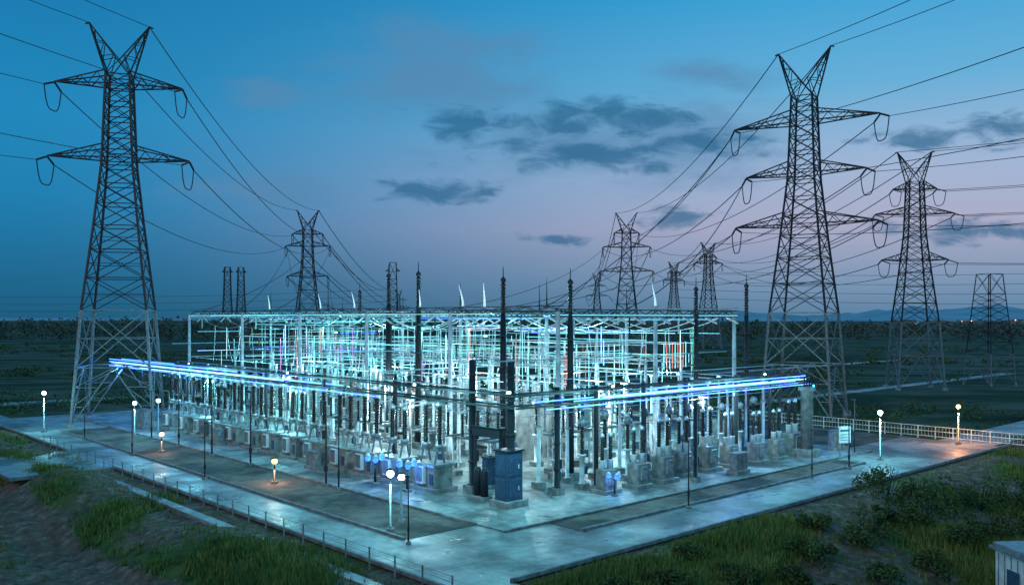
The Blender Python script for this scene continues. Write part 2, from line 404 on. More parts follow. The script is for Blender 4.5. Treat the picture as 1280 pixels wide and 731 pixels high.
r=math.radians
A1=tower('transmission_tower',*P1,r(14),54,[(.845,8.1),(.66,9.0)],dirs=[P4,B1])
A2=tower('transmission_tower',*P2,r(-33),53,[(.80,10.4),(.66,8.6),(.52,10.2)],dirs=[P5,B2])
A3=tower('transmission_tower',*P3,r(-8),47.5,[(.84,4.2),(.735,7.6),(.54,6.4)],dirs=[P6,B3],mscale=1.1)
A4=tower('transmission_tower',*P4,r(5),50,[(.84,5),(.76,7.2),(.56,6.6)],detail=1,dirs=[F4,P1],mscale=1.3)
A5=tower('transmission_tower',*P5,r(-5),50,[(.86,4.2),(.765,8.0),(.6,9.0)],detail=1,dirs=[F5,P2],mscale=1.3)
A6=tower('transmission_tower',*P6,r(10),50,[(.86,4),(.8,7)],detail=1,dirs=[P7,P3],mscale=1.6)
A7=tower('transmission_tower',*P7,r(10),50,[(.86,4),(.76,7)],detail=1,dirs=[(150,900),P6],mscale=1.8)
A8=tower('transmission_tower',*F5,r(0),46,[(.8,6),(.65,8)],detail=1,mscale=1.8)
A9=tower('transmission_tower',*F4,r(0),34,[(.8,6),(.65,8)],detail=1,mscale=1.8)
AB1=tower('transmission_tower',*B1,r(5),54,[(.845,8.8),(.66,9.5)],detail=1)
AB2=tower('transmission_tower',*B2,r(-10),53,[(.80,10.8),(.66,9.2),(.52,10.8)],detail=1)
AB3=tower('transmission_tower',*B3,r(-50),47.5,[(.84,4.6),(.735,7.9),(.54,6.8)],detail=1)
lp=[(0,4.2),(.28,3.5),(.6,2.6),(1,2.0)]
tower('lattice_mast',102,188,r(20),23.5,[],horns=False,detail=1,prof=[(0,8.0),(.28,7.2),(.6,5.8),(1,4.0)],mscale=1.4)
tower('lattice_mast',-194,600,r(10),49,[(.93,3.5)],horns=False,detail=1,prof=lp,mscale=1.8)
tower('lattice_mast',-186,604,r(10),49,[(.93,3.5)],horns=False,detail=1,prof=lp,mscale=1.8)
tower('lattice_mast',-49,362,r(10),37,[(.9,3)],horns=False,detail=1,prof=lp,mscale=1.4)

def span(name,pairs,sag,rad=.045,n=24):
    mb=MB()
    for p,q in pairs:
        p=Vector(p);q=Vector(q);pts=[]
        for i in range(n+1):
            t=i/n; v=p.lerp(q,t); v.z-=sag*4*t*(1-t); pts.append(v)
        mb.tube(pts,rad,'wire',4)
    return put(mb.mesh(name),name)
def match(A,B,ia,ib):
    out=[]
    for kind in 'ha':
        for s_ in (1,-1):
            la=[t for t in A if t[0]==kind and t[1]==s_]; lb=[t for t in B if t[0]==kind and t[1]==s_]
            for k in range(len(la)):
                if lb: out.append((la[k][ia],lb[min(k,len(lb)-1)][ib]))
    return out
span('power_line',match(A1,A4,2,3),6,.05); span('power_line',match(A1,AB1,3,2),5,.035)
span('power_line',match(A2,A5,2,3),6,.05); span('power_line',match(A2,AB2,3,2),6,.035)
span('power_line',match(A3,A6,2,3),7,.065); span('power_line',match(A3,AB3,3,2),3,.045)
span('power_line',match(A4,A9,2,3),9,.09); span('power_line',match(A5,A8,2,3),9,.09); span('power_line',match(A6,A7,2,3),4,.1)
tipsL=[t for t in A2 if t[0]=='a' and t[1]==-1]
span('power_line',[(tipsL[1][2],L(37,20,15.2)),(tipsL[2][2],L(37,50,15.2)),(tipsL[0][2],L(37,35,15.2))]
  +[(A5[i][2],L(37,20+12*(i-2),15.2)) for i in range(2,6)]+[(A4[i][2],L(12+6*(i-2),84,15.2)) for i in range(2,8)],3,.045)
span('power_line',[((60,330,22+3*k),(330,260,24+4*k)) for k in range(4)]+[((-330,330,20+3*k),(-60,420,22+3*k)) for k in range(3)],4,.06)

# ---------------- substation gantries ----------------
def truss(mb,p,q,w,hh,n,m='galv',bw=.09):
    p=Vector(p);q=Vector(q);d=(q-p).normalized(); sd_=Vector((-d.y,d.x,0))*w/2; up=Vector((0,0,hh))
    C=[(sd_,0),(-sd_,0),(sd_,1),(-sd_,1)]
    for o,u_ in C: mb.beam(p+o+up*u_,q+o+up*u_,bw*1.3,m)
    for i in range(n):
        a=p.lerp(q,i/n); b=p.lerp(q,(i+1)/n)
        for o in (sd_,-sd_):
            if i%2: mb.beam(a+o+up,b+o,bw,m)
            else: mb.beam(a+o,b+o+up,bw,m)
        mb.beam(a+sd_+up,b-sd_+up,bw*.8,m)
def column(mb,a,b,h,m='white',w=.5):
    mb.box((a,b,.3),(1.3,1.3,.7),'conc')
    mb.rev((a,b,.6),(a,b,h),[(w*.62,0),(w*.62,.02),(w*.5,.02),(w*.38,1)],m,10)
    mb.rev((a,b,h*.5),(a,b,h*.5+.15),[(w*.6,0),(w*.6,1)],'galvd',10)
    for k in range(4):
        an=k*math.pi/2+.78; mb.beam((a+math.cos(an)*.45,b+math.sin(an)*.45,.66),(a+math.cos(an)*.2,b+math.sin(an)*.2,1.5),.05,m)
GB=[5,20,35,50,66,84]; GA=[10,23.5,37]
for b in GB:
    mb=MB()
    for a in GA: column(mb,a,b,14.6)
    truss(mb,(10,b,14.2),(37,b,14.2),.7,.6,18,'dark' if b in(5,20) else 'galv',.07)
    for k in range(7):
        a=12+k*3.8; mb.ins((a,b+.5,14.1),(a,b+1.9,13.5),.15,'porcw',7,6); mb.ins((a,b-.5,14.1),(a,b-1.9,13.5),.15,'porcw',7,6)
        if k%2==0: mb.ins((a,b,14.1),(a,b,12.5),.15,'porc' if k%4 else 'porcw',8,6)
    yard(mb,'steel_gantry')
for a in (10,37):
    mb=MB(); truss(mb,(a+.5,5,14.6),(a+.5,84,14.6),.5,.5,50,'galvd' if a==37 else 'dark',bw=.055)
    mb.beam((a+.2,30,14.45),(a+.2,84,14.45),.05,'cyan',4); yard(mb,'gantry_beam')  # glowing line paints the lit edge of the beam
for i,a in enumerate((16,27,33)):
    mb=MB()
    for b in range(9,84,12): column(mb,a,b,9.6,'white',.36)
    truss(mb,(a,9,9.3),(a,81,9.3),.5,.5,44,bw=.06)
    for b in np.arange(11,80,3.1): mb.ins((a,b,9.9),(a,b,11.2),.14,['porcw','porc','porc','porcr'][int(R()*4)],7,6)
    mb.beam((a,9,11.25),(a,81,11.25),.12,'alu',6); yard(mb,'busbar_gantry')
mm=MB()
mm.rev((0,0,0),(0,0,15),[(.34,0),(.3,.3),(.24,1)],'dark',8); mm.box((0,0,.3),(1.4,1.4,.7),'conc')
for z in (4,7,10,13): mm.box((0,0,z),(.9,.9,.14),'dark')
for sgn in (-1,1): mm.beam((sgn*.45,0,.6),(sgn*.3,0,14.5),.08,'dark')
for z in np.arange(1,14.5,.8): mm.beam((-.45,0,z),(.45,0,z+.0),.05,'dark')
mm.ins((0,0,15),(0,0,18),.34,'porc',10); mm.rev((0,0,18),(0,0,19.6),[(.1,0),(.26,.1),(.26,.25),(.05,.4),(.03,1)],'dark',8)
mmesh=mm.mesh('lightning_mast')
for a,b,sc in [(9,11,.95),(12,28,1.02),(14,36.5,1.03),(10.5,4.0,.93),(29,4.2,.92),(37.8,4,.95),(20,52,.95)]: putL(mmesh,'lightning_mast',a,b,sc=sc)
mb=MB(); mb.rev((0,0,0),(0,0,4),[(.09,0),(.07,.5),(.02,1)],'dark',6); mb.box((0,0,.05),(.4,.4,.1),'dark'); mb.ins((0,0,.1),(0,0,1.3),.17,'porc',6,6); rod=mb.mesh('lightning_rod')
for a,b in [(10,50),(10,66),(23.5,20),(23.5,35),(23.5,66),(37,35),(37,66),(37,20),(23.5,84),(37,84)]: putL(rod,'lightning_rod',a,b,z=15.1,sc=U(.6,.95))
mb=MB(); pts=[Vector((.7*math.sin(t*1.1)**2,0,2.9*t)) for t in np.linspace(0,1,9)]
for i in range(8): mb.beam(pts[i],pts[i+1],.34*(1-i/9),'horn',8,.34*(1-(i+1)/9))
mb.box((0,0,-.05),(.6,.6,.12),'galv'); horn=mb.mesh('arcing_horn')
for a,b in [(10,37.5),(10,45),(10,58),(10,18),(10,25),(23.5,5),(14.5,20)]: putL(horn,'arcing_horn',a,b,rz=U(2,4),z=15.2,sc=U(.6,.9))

# ---------------- yard equipment ----------------
def breaker(ht,mat_):
    mb=MB(); mb.box((0,0,.15),(2.6,3.6,.3),'conc'); mb.box((0,0,1.15),(1.9,3.0,1.7),'conc'); mb.box((0,0,2.12),(2.2,3.3,.22),'galv')
    mb.box((-1.15,.1,1.3),(.35,1.0,1.4),'white'); mb.box((-1.34,.1,1.35),(.03,.8,1.15),'galvd')
    mb.box((-.98,-1.1,1.0),(.08,.5,.9),'cab')
    for y in (-.95,.95):
        for x in (-.5,.5): mb.beam((x,y,2.2),(x*.5,y,3.3),.12,'galvd')
        mb.box((0,y,3.35),(.9,.7,.18),'galvd'); mb.rev((0,y,3.44),(0,y,3.8),[(.38,0),(.38,1)],'galv',10)
        mb.ins((0,y,3.8),(0,y,ht),.34,mat_,12); mb.rev((0,y,ht),(0,y,ht+.45),[(.2,0),(.24,.3),(.24,.7),(.06,.8),(.05,1)],'alu',8)
    mb.beam((0,-.95,ht+.3),(0,.95,ht+.3),.07,'alu',6); return mb.mesh('circuit_breaker')
brk=breaker(6.9,'porc'); brk2=breaker(6.3,'porc'); brk3=breaker(6.6,'porcw')
for k,b in enumerate(np.arange(9,64,4.4)): putL([brk,brk2,brk,brk][k%4],'circuit_breaker',-.8+U(-.15,.15),b+U(-.3,.3),rz=U(-.02,.02),sc=U(.95,1.03))
for k,b in enumerate(np.arange(14,82,4.8)): putL([brk,brk3][k%2],'circuit_breaker',20,b)
mb=MB()
for y in (-2.4,2.4):
    mb.box((0,y,.2),(.9,.9,.5),'conc')
    for x in (-.3,.3): mb.beam((x,y,.4),(x,y,3.4),.14,'white')
    for z in (.9,1.9,2.9): mb.beam((-.3,y,z),(.3,y,z+.5),.06,'white')
mb.box((0,0,3.5),(1.0,5.8,.2),'galvd')
for y in (-2,0,2):
    for x in (-1.2,1.2):
        mb.ins((x,y,3.75),(x,y,5.7),.2,'porcw' if x>0 else 'porc',9); mb.rev((x,y,5.7),(x,y,6),[(.16,0),(.16,.6),(.08,1)],'alu',8)
    mb.box((0,y,3.66),(3,.25,.14),'galvd'); mb.beam((-1.2,y,5.9),(1.5,y,6.0),.09,'alu',6)
    mb.beam((0,y,5.95),(.2,y,6.6),.05,'alu',5)
mb.box((.0,-2.4,1.3),(.5,.4,.7),'cab'); dsw=mb.mesh('disconnect_switch')
for b in np.arange(10,80,7.2): putL(dsw,'disconnect_switch',4.6,b)
for b in np.arange(13,82,8.5): putL(dsw,'disconnect_switch',30,b)
for a in np.arange(14,36,7.4): putL(dsw,'disconnect_switch',a,7.5,rz=math.pi/2)
mb=MB(); mb.box((0,0,.2),(1,1,.5),'conc'); mb.rev((0,0,.4),(0,0,3.0),[(.36,0),(.36,.02),(.22,.02),(.22,.95),(.4,.95),(.4,1)],'white',10)
mb.box((.3,0,1.6),(.35,.5,.7),'cab'); mb.ins((0,0,3),(0,0,5.4),.29,'porc',10); mb.rev((0,0,5.4),(0,0,6.2),[(.25,0),(.36,.08),(.36,.75),(.28,.85),(.1,1)],'galvd',10)
mb.beam((-.7,0,5.8),(.7,0,5.8),.1,'alu',6); ctm=mb.mesh('current_transformer')
for b in np.arange(11,80,3.4): putL(ctm,'current_transformer',13.2,b)
for b in np.arange(13,80,4.1): putL(ctm,'current_transformer',25,b)
for a in np.arange(5.5,36,2.9): putL(ctm,'current_transformer',a,.6+U(0,.6),sc=U(.88,1.03))
mb=MB(); mb.box((0,0,.2),(.9,.9,.5),'conc'); mb.rev((0,0,.4),(0,0,5),[(.3,0),(.3,.02),(.17,.02),(.15,1)],'white',8)
mb.box((0,0,5.02),(.5,.5,.08),'galv'); mb.ins((0,0,5.05),(0,0,7.3),.18,'porcw',9); mb.box((0,0,7.4),(.3,.5,.2),'alu'); psm=mb.mesh('post_insulator')
for a in (7.5,17.5,22.5,34.5,39.5):
    for b in np.arange(10 if a<30 else 3,82,5.6): putL(psm,'post_insulator',a,b)
for a in np.arange(6,42,3.4): putL(psm,'post_insulator',a,3.3,sc=U(.85,1.05))
mb=MB(); mb.box((0,0,.15),(2.2,1.8,.4),'conc'); mb.box((0,0,1.2),(1.5,1.2,1.8),'conc'); mb.box((0,-.68,1.3),(.8,.16,1.1),'galv')
for x in (-.55,0.55):
    mb.rev((x,0,2.1),(x,0,2.9),[(.26,0),(.26,.9),(.3,1)],'white',10); mb.ins((x,0,2.9),(x,0,4.9),.27,'porc',9); mb.rev((x,0,4.9),(x,0,5.3),[(.2,0),(.2,.5),(.05,1)],'alu',8)
ped=mb.mesh('surge_arrester')
for a in np.arange(8.5,38,3.6): putL(ped,'surge_arrester',a,-2.2+U(0,.9),sc=U(.9,1.1))
mb=MB(); mb.box((0,0,.25),(5,8,.5),'conc'); mb.box((0,0,2.1),(2.6,5.4,3.0),'galv',bev=.12); mb.box((0,0,3.68),(2.8,5.6,.14),'galvd')
for sx in (-1,1):
    for k in range(16): mb.box((sx*1.95,-2.3+k*.3,2.1),(1.0,.07,2.4),'white',bev=.01)
    for z in (1.1,3.1): mb.beam((sx*1.9,-2.5,z),(sx*1.9,2.4,z),.16,'galv',8)
mb.rev((0,-2.4,5.0),(0,2.2,5.0),[(.1,0),(.55,.02),(.55,.98),(.1,1)],'white',12)
for y in (-1.6,1.6): mb.beam((0,y,3.7),(0,y,4.6),.16,'galv')
for y in (-1.6,0,1.6): mb.rev((.9,y,3.7),(1.1,y,4.2),[(.3,0),(.25,1)],'galv',10); mb.ins((1.1,y,4.2),(1.5,y,6.6),.26,'porcr',10); mb.beam((1.5,y,6.6),(1.57,y,7),.1,'alu',6)
ptr=mb.mesh('power_transformer')
for b in (16,31,46,61): putL(ptr,'power_transformer',16.6,b+6,sc=.95)
mb=MB(); mb.box((0,0,2.6),(7,.4,5.2),'conc'); mb.box((0,0,5.28),(7.2,.6,.16),'conc')
for x in (-3.4,0,3.4): mb.box((x,.28,2.4),(.4,.2,4.8),'conc')
fw=mb.mesh('blast_wall')
for b in (14,29,44,59): putL(fw,'blast_wall',17,b+.4)
for a,z in [(7.5,7.55),(17.5,7.55),(22.5,7.55),(34.5,7.55),(39.5,7.55),(4.6,6.7)]:
    mb=MB(); mb.beam((a,3,z+.1),(a,81,z+.1),.14,'alu',8); yard(mb,'busbar')
for b,z in [(3.3,7.5),(12,8.6),(24,8.8),(40,8.7),(56,8.8),(72,8.7),(8,10.3),(30,10.5),(48,10.6),(78,10.4)]:
    mb=MB(); mb.beam((5,b,z),(40,b,z),.12,'alu',6)
    for a in (16,27,33): mb.beam((a,b,z),(a,b,z-1.0),.08,'alu',5)
    yard(mb,'busbar')
mb=MB()
for k in range(7):
    a=12+k*3.8
    for b0,b1 in zip(GB,GB[1:]):
        pts=[]
        for i in range(9):
            t=i/8; pts.append((a,b0+1.9+(b1-b0-3.8)*t,13.5-.9*4*t*(1-t)))
        mb.tube(pts,.035,'alu',4)
        for t in (.2,.5,.8):
            b=b0+1.9+(b1-b0-3.8)*t; z=13.5-3.6*t*(1-t)
            dx,dy=U(-.9,.9),U(-.5,.5)
            pts=[(a+s_*s_*dx,b+s_*dy,z-(z-7.6)*s_) for s_ in (0,.33,.66,1)]
            mb.tube(pts,.03,'alu',4)
yard(mb,'yard_conductors')
mb=MB()
for z in (7.4,8.3):
    for o in (-.9,.5):
        mb.beam((o,-1.2,z),(o,84 if z<8 else 62,z),.14,'dark'); mb.beam((-1,o-.6,z),(40.5,o-.6,z),.14,'dark')
for b in np.arange(0,62,2.2):
    mb.beam((-.9,b,7.4),(.5,b,7.4),.08,'dark'); mb.beam((-.9,b,8.3),(.5,b,8.3),.06,'dark')
for a in np.arange(2,40,2.2):
    mb.beam((a,-1.5,7.4),(a,-.1,7.4),.08,'dark'); mb.beam((a,-1.5,8.3),(a,-.1,8.3),.06,'dark')
for b in (14,26,38,50,62,74):
    mb.box((-.2,b+.9,.3),(.8,.8,.5),'conc'); mb.beam((-.2,b+.9,.3),(-.2,b+.9,8.6),.26,'dark')
for a in (8,14,20,28,34):
    mb.box((a+.5,-.8,.3),(.8,.8,.5),'conc'); mb.beam((a+.5,-.8,.3),(a+.5,-.8,8.6),.26,'dark')
for o,z in [(.9,9.1),(.9,6.4)]: mb.beam((o,2,z),(o,60,z),.06,'alu',5); mb.beam((2,o,z),(38,o,z),.06,'alu',5)
yard(mb,'cable_bridge')
mb=MB()
for o,z,m,b0 in [(-1.05,7.15,'blue',16),(-.75,7.62,'bluew',34),(.2,7.62,'blue',24),(-1.05,8.1,'blue',44),(.66,8.05,'blue',30),(-.3,7.2,'bluew',52),(-1.05,7.75,'blue',26)]:
    mb.beam((o,b0,z),(o,86,z),.11 if m=='blue' else .08,m,5)
for o,z,m,a0,a1 in [(-1.65,7.15,'blue',2,41),(-1.3,7.65,'bluew',9,41),(-.4,7.62,'blue',2,41),(-.02,8.1,'blue',12,38),(-1.65,8.05,'blue',14,40),(-.8,7.25,'bluew',20,40),(-1.65,7.6,'blue',5,38)]:
    mb.beam((a0,o,z),(a1,o,z),.10 if m=='blue' else .08,m,5)
yard(mb,'led_and_glint_strip')
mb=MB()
for k in range(95):  # random glowing lines imitate light glinting on conductors and steelwork
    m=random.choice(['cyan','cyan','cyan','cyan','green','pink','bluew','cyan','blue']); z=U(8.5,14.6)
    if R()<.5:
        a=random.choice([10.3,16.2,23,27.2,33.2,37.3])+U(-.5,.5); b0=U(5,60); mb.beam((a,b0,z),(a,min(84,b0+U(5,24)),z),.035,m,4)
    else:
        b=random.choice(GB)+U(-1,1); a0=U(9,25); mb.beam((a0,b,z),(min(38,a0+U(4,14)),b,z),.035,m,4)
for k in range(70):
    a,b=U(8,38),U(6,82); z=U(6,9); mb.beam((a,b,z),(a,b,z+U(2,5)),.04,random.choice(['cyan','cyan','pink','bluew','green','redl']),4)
for k in range(9): mb.beam((30+k*.75,9+.2*k,8.6),(30+k*.75,9+.2*k,11.4),.05,'redl' if k%2 else 'cyan',4)  # emissive uprights painted as red and cyan glints
mb.beam((10,4.6,14.3),(37,4.6,14.3),.05,'cyan',4)  # emissive line paints a lit edge along the front gantry
yard(mb,'led_and_glint_strip')
mb=MB(); mb.box((0,0,.35),(1.1,1.1,.7),'conc'); mb.rev((0,0,.6),(0,0,10.6),[(.42,0),(.42,.02),(.3,.02),(.28,1)],'dark',10)
for z in (2.5,5,7.6,9.4): mb.rev((0,0,z),(0,0,z+.12),[(.38,0),(.38,1)],'dark',10)
mb.box((.35,0,3),(.3,.5,.9),'dark'); dp=mb.mesh('steel_column')
putL(dp,'steel_column',.4,5.1); putL(dp,'steel_column',.6,.8); putL(dp,'steel_column',17.5,-4,sc=.62); putL(dp,'steel_column',5,.2,sc=.8)
mb=MB(); mb.box((0,0,.25),(2.2,2,.5),'conc'); mb.box((0,0,2.3),(1.6,1.4,3.6),'cab',bev=.06); mb.box((0,0,4.16),(1.8,1.6,.12),'dark')
for z in (1.4,3.0):
    mb.box((-.82,0,z),(.05,1.1,1.3),'cab'); mb.box((0,-.72,z),(1.3,.05,1.3),'cab'); mb.box((.3,-.77,z),(.08,.06,.3),'white')
cab=mb.mesh('control_cabinet'); putL(cab,'control_cabinet',-.6,-.3)
putL(cab,'control_cabinet',3.0,6,sc=.6); putL(cab,'control_cabinet',24,1.5,sc=.6); putL(cab,'control_cabinet',33,2,sc=.7)
mb=MB(); mb.box((0,0,0),(3.2,.7,.7),'dark',bev=.1); mb.box((0,0,.4),(3.5,.9,.1),'dark')
for x in (-1.2,0,1.2): mb.ins((x,0,.45),(x,0,1.6),.2,'porc',6)
mb.beam((-1.5,0,-.3),(-1.5,0,-5.2),.2,'dark'); mb.beam((1.5,0,-.3),(1.5,0,-5.2),.2,'dark')
putL(mb.mesh('load_break_switch'),'load_break_switch',.2,3,rz=math.pi/2,z=5.2)
mb=MB()
for x in (-.4,.4): mb.rev((x,0,0),(x,0,2.4),[(.3,0),(.3,.9),(.2,1)],'dark',10)
mb.box((0,0,.1),(1.6,.9,.25),'conc'); putL(mb.mesh('oil_tank'),'oil_tank',-.4,3.1,rz=1.57)
mb=MB(); mb.box((0,0,.4),(2,2,.8),'conc',bev=.1); mb.rev((0,0,.8),(0,0,7.0),[(.62,0),(.6,.93),(.85,.94),(.85,1)],'conc',16)
for k in range(3): mb.ins((-.5+k*.5,0,7),(-.5+k*.5,0,8),.15,'porc',6,6)
putL(mb.mesh('concrete_pier'),'concrete_pier',37.5,-3.2)
mb=MB(); mb.box((0,0,.2),(2.6,1.4,.4),'conc'); mb.box((0,0,1.3),(2.2,1,1.9),'galv',bev=.05); mb.box((0,0,2.3),(2.4,1.2,.1),'galvd')
for x in (-.55,.55): mb.box((x,-.52,1.3),(.95,.04,1.6),'galvd'); mb.box((x+.3,-.56,1.3),(.05,.05,.3),'dark')
kio=mb.mesh('switchgear_kiosk')
for a,b,rz,sc in [(-3.2,66,1.57,1),(-3.0,24,1.57,.7),(24,-4,0,.8),(42,10,1.57,1),(42,30,1.57,1),(-2.9,45,1.57,.75),(44,-3,0,.9)]: putL(kio,'switchgear_kiosk',a,b,rz,sc=sc)

# ---------------- lamps ----------------
def light(loc,pw,col,rad=.25,name='lamp_light',par=None):
    l=bpy.data.lights.new(name,'POINT'); l.energy=pw; l.color=col; l.shadow_soft_size=rad
    o=bpy.data.objects.new(name,l); scene.collection.objects.link(o)
    o.location=loc
    if par: o.parent=par
    return o
def lamp(name,x,y,h,glass,pw,col,z=0,pole='galv'):
    mb=MB(); mb.box((0,0,.1),(.5,.5,.3),'conc'); mb.rev((0,0,.2),(0,0,h-.35),[(.13,0),(.13,.05),(.09,.05),(.06,1)],pole,8)
    mb.rev((0,0,h-.38),(0,0,h-.28),[(.1,0),(.2,1)],'dark',8); mb.ball((0,0,h-.1),.24,glass); mb.rev((0,0,h+.15),(0,0,h+.27),[(.3,0),(.08,1)],'dark',10)
    o=put(mb.mesh(name),name,(x,y,z))
    if pw: light((0,0,h-.75),pw,col,.15,'lamp_light',o)
    return o
CY=(.28,.92,1)
for x,y,h,pw in [(-57.7,108.5,4.9,1100),(-44.6,104,4.1,500),(-42.6,106,4.2,0),(36.4,87,4.8,1300),(-8,57.9,3.9,400),(-7.6,60.5,3.2,0)]:
    lamp('street_lamp',x,y,h,'lampw',pw,CY,pole='galvd')
lamp('street_lamp',49.7,98,4.3,'lampo',2000,(1,.38,.12),pole='galvd')
for a,b in [(-9,20),(-9.4,44)]:
    p=L(a,b); lamp('added_warm_light',p.x,p.y,2.0,'lampo',260,(1,.5,.25),pole='dark')  # invented fixtures, added to tint the gravel orange
mb=MB(); mb.box((0,0,.1),(.5,.5,.3),'conc'); mb.rev((0,0,.2),(0,0,7),[(.1,0),(.05,1)],'dark',6); mb.box((.15,0,7),(.5,.25,.16),'dark'); mb.box((0,0,1.5),(.25,.25,.5),'dark'); slim=mb.mesh('floodlight_pole')
for i,(a,b,sc) in enumerate([(-6.4,16,1),(-6.4,14,.85),(-6.6,38,.95),(-6.3,30,1),(-6.4,47,.8),(-6.4,55,.8),(-12.5,26,.7),(-12.4,44,.7),(-12.4,-4,.6),(9,-9.5,.7),(27,-9.5,.6),(34,-9.4,.75),(-12.2,60,.7),(43,-5.5,.8)]):
    putL(slim,'floodlight_pole',a,b,rz=U(-.3,3),sc=sc,z=.02)
mb=MB(); mb.beam((0,0,0),(-1.2,0,.2),.06,'dark'); mb.box((-1.3,0,.2),(.2,.4,.22),'dark'); mb.box((-1.42,0,.17),(.03,.28,.13),'lampw'); ob=mb.mesh('added_bridge_floodlight')  # floods added on the cable bridge to brighten the front paving
for a,b,rz,pw in [(-1,9,0,1300),(-1,30,0,1500),(-1,54,0,1600),(8,-1.6,math.pi/2,1400),(30,-1.6,math.pi/2,1500),(-1,-.8,.8,1700)]:
    o=putL(ob,'added_bridge_floodlight',a,b,rz=rz,z=8.5); light((-3.2,0,-.5),pw,CY,.3,'lamp_light',o)
mb=MB(); mb.rev((0,0,0),(0,0,6.6),[(.12,0),(.07,1)],'galv',8); mb.box((0,0,.15),(.6,.6,.3),'conc')
mb.box((0,0,6.7),(1.0,.5,.16),'galvd'); mb.box((0,0,6.59),(.8,.36,.06),'lampw'); fl=mb.mesh('yard_floodlight')
WH=(.62,.95,1)
for a,b,pw,c in [(2.2,16,1600,WH),(2.2,38,1800,CY),(2.5,60,1800,CY),(11.5,13,2700,WH),(11.8,34,3400,WH),(12,58,3600,CY),
   (22,11,3200,WH),(21.8,30,4400,WH),(22,50,4400,CY),(22,72,4000,CY),(31.8,16,3600,CY),(32,42,4000,CY),(32,66,3600,CY),(24,-.2,1300,WH)]:
    o=putL(fl,'yard_floodlight',a,b,rz=U(0,3)); light((0,0,6.2),pw,c,.3,'lamp_light',o)
for a,b,pw in [(16.5,20,1700),(30,25,1500),(16.5,50,1700),(30,60,1500)]:  # added lamps so the gantry beams catch light
    mb=MB(); mb.box((0,0,0),(.4,.3,.2),'dark'); mb.box((0,0,.12),(.3,.2,.03),'lampw'); mb.beam((0,0,-.1),(0,0,-2.2),.1,'galv')
    o=putL(mb.mesh('added_gantry_uplight'),'added_gantry_uplight',a,b+2.2,z=12.0); light((0,0,.8),pw,CY,.3,'lamp_light',o)
mb=MB(); mb.box((0,0,.1),(.7,.7,.3),'conc'); mb.rev((0,0,.2),(0,0,2.2),[(.12,0),(.09,1)],'dark',8)
for k in range(3):
    an=k*math.pi*2/3; p=(.8*math.cos(an),.8*math.sin(an),2.3); mb.beam((0,0,2.1),p,.07,'dark'); mb.ball((p[0],p[1],2.55),.3,'lampb'); mb.rev((p[0],p[1],2.75),(p[0],p[1],3.1),[(.34,0),(.12,1)],'white',8)
bg_=mb.mesh('blue_globe_lamp')
for i,(a,b) in enumerate([(-3.2,13.5),(-3.0,9.2),(8,-3.2)]):
    o=putL(bg_,'blue_globe_lamp',a,b,sc=.85 if i<2 else .6); light((0,0,2.0),150 if i<2 else 60,(.1,.3,1),.3,'lamp_light',o)
for a,b in [(-1.6,80),(-1.6,58),(40.6,-2.4),(26,-2.4)]:  # added fixtures supply the blue spread around the strips
    mb=MB(); mb.box((0,0,0),(.5,.2,.3),'dark'); mb.box((-.27,0,0),(.04,.16,.24),'lampb'); mb.beam((.2,0,0),(1.0,0,.3),.06,'dark')
    o=putL(mb.mesh('added_blue_glow_light'),'added_blue_glow_light',a,b,z=7); light((-.5,0,-.3),700,(.08,.3,1),.2,'lamp_light',o)

# ---------------- fences, sign, shed ----------------
mb=MB()
for b in np.arange(-22,34,2.0):
    mb.beam((62,b,-.2),(62,b,1.35),.1,'white')
    for k in range(1,5): mb.beam((62,b+k*.4,.15),(62,b+k*.4,1.15),.025,'white')
for z in (.15,.75,1.3): mb.beam((62,-22,z),(62,34,z),.07,'white')
yard(mb,'metal_fence')
mb=MB()
for b in np.arange(-14,60,2.5): mb.beam((-16.9,b,-.4),(-16.9,b,1.1),.07,'conc')
for z in (.4,.75,1.05): mb.beam((-16.9,-14,z),(-16.9,60,z),.02,'galvd')
yard(mb,'wire_fence')
mb=MB(); mb.beam((-.5,0,0),(-.5,0,3),.09,'galv'); mb.beam((.5,0,0),(.5,0,3),.09,'galv'); mb.box((0,-.08,2.3),(1.4,.06,1.7),'white'); mb.box((0,-.12,2.7),(1.1,.02,.2),'cab')
for z in (2.3,2.0,1.75): mb.box((0,-.12,z),(1.0,.02,.07),'galvd')
put(mb.mesh('notice_board'),'notice_board',(33.6,89,0),.3)
gz=hgt(30,48)
mb=MB(); mb.box((0,0,1.5),(5,5,3),'white'); mb.box((0,0,3.1),(5.5,5.5,.18),'galvd'); mb.box((0,0,3.3),(5.2,5.2,.2),'galv')
for k in range(9): mb.box((-2.52,-2.2+k*.55,1.5),(.05,.06,2.7),'galv')
mb.box((-2.55,-1.3,1.8),(.06,1.1,.9),'dark'); mb.box((-2.55,.9,1.1),(.06,1,2.1),'cab'); mb.box((-1.2,-2.54,1.8),(1.2,.06,.9),'dark')
put(mb.mesh('equipment_shed'),'equipment_shed',(30.6,48.5,gz+.2),.1)

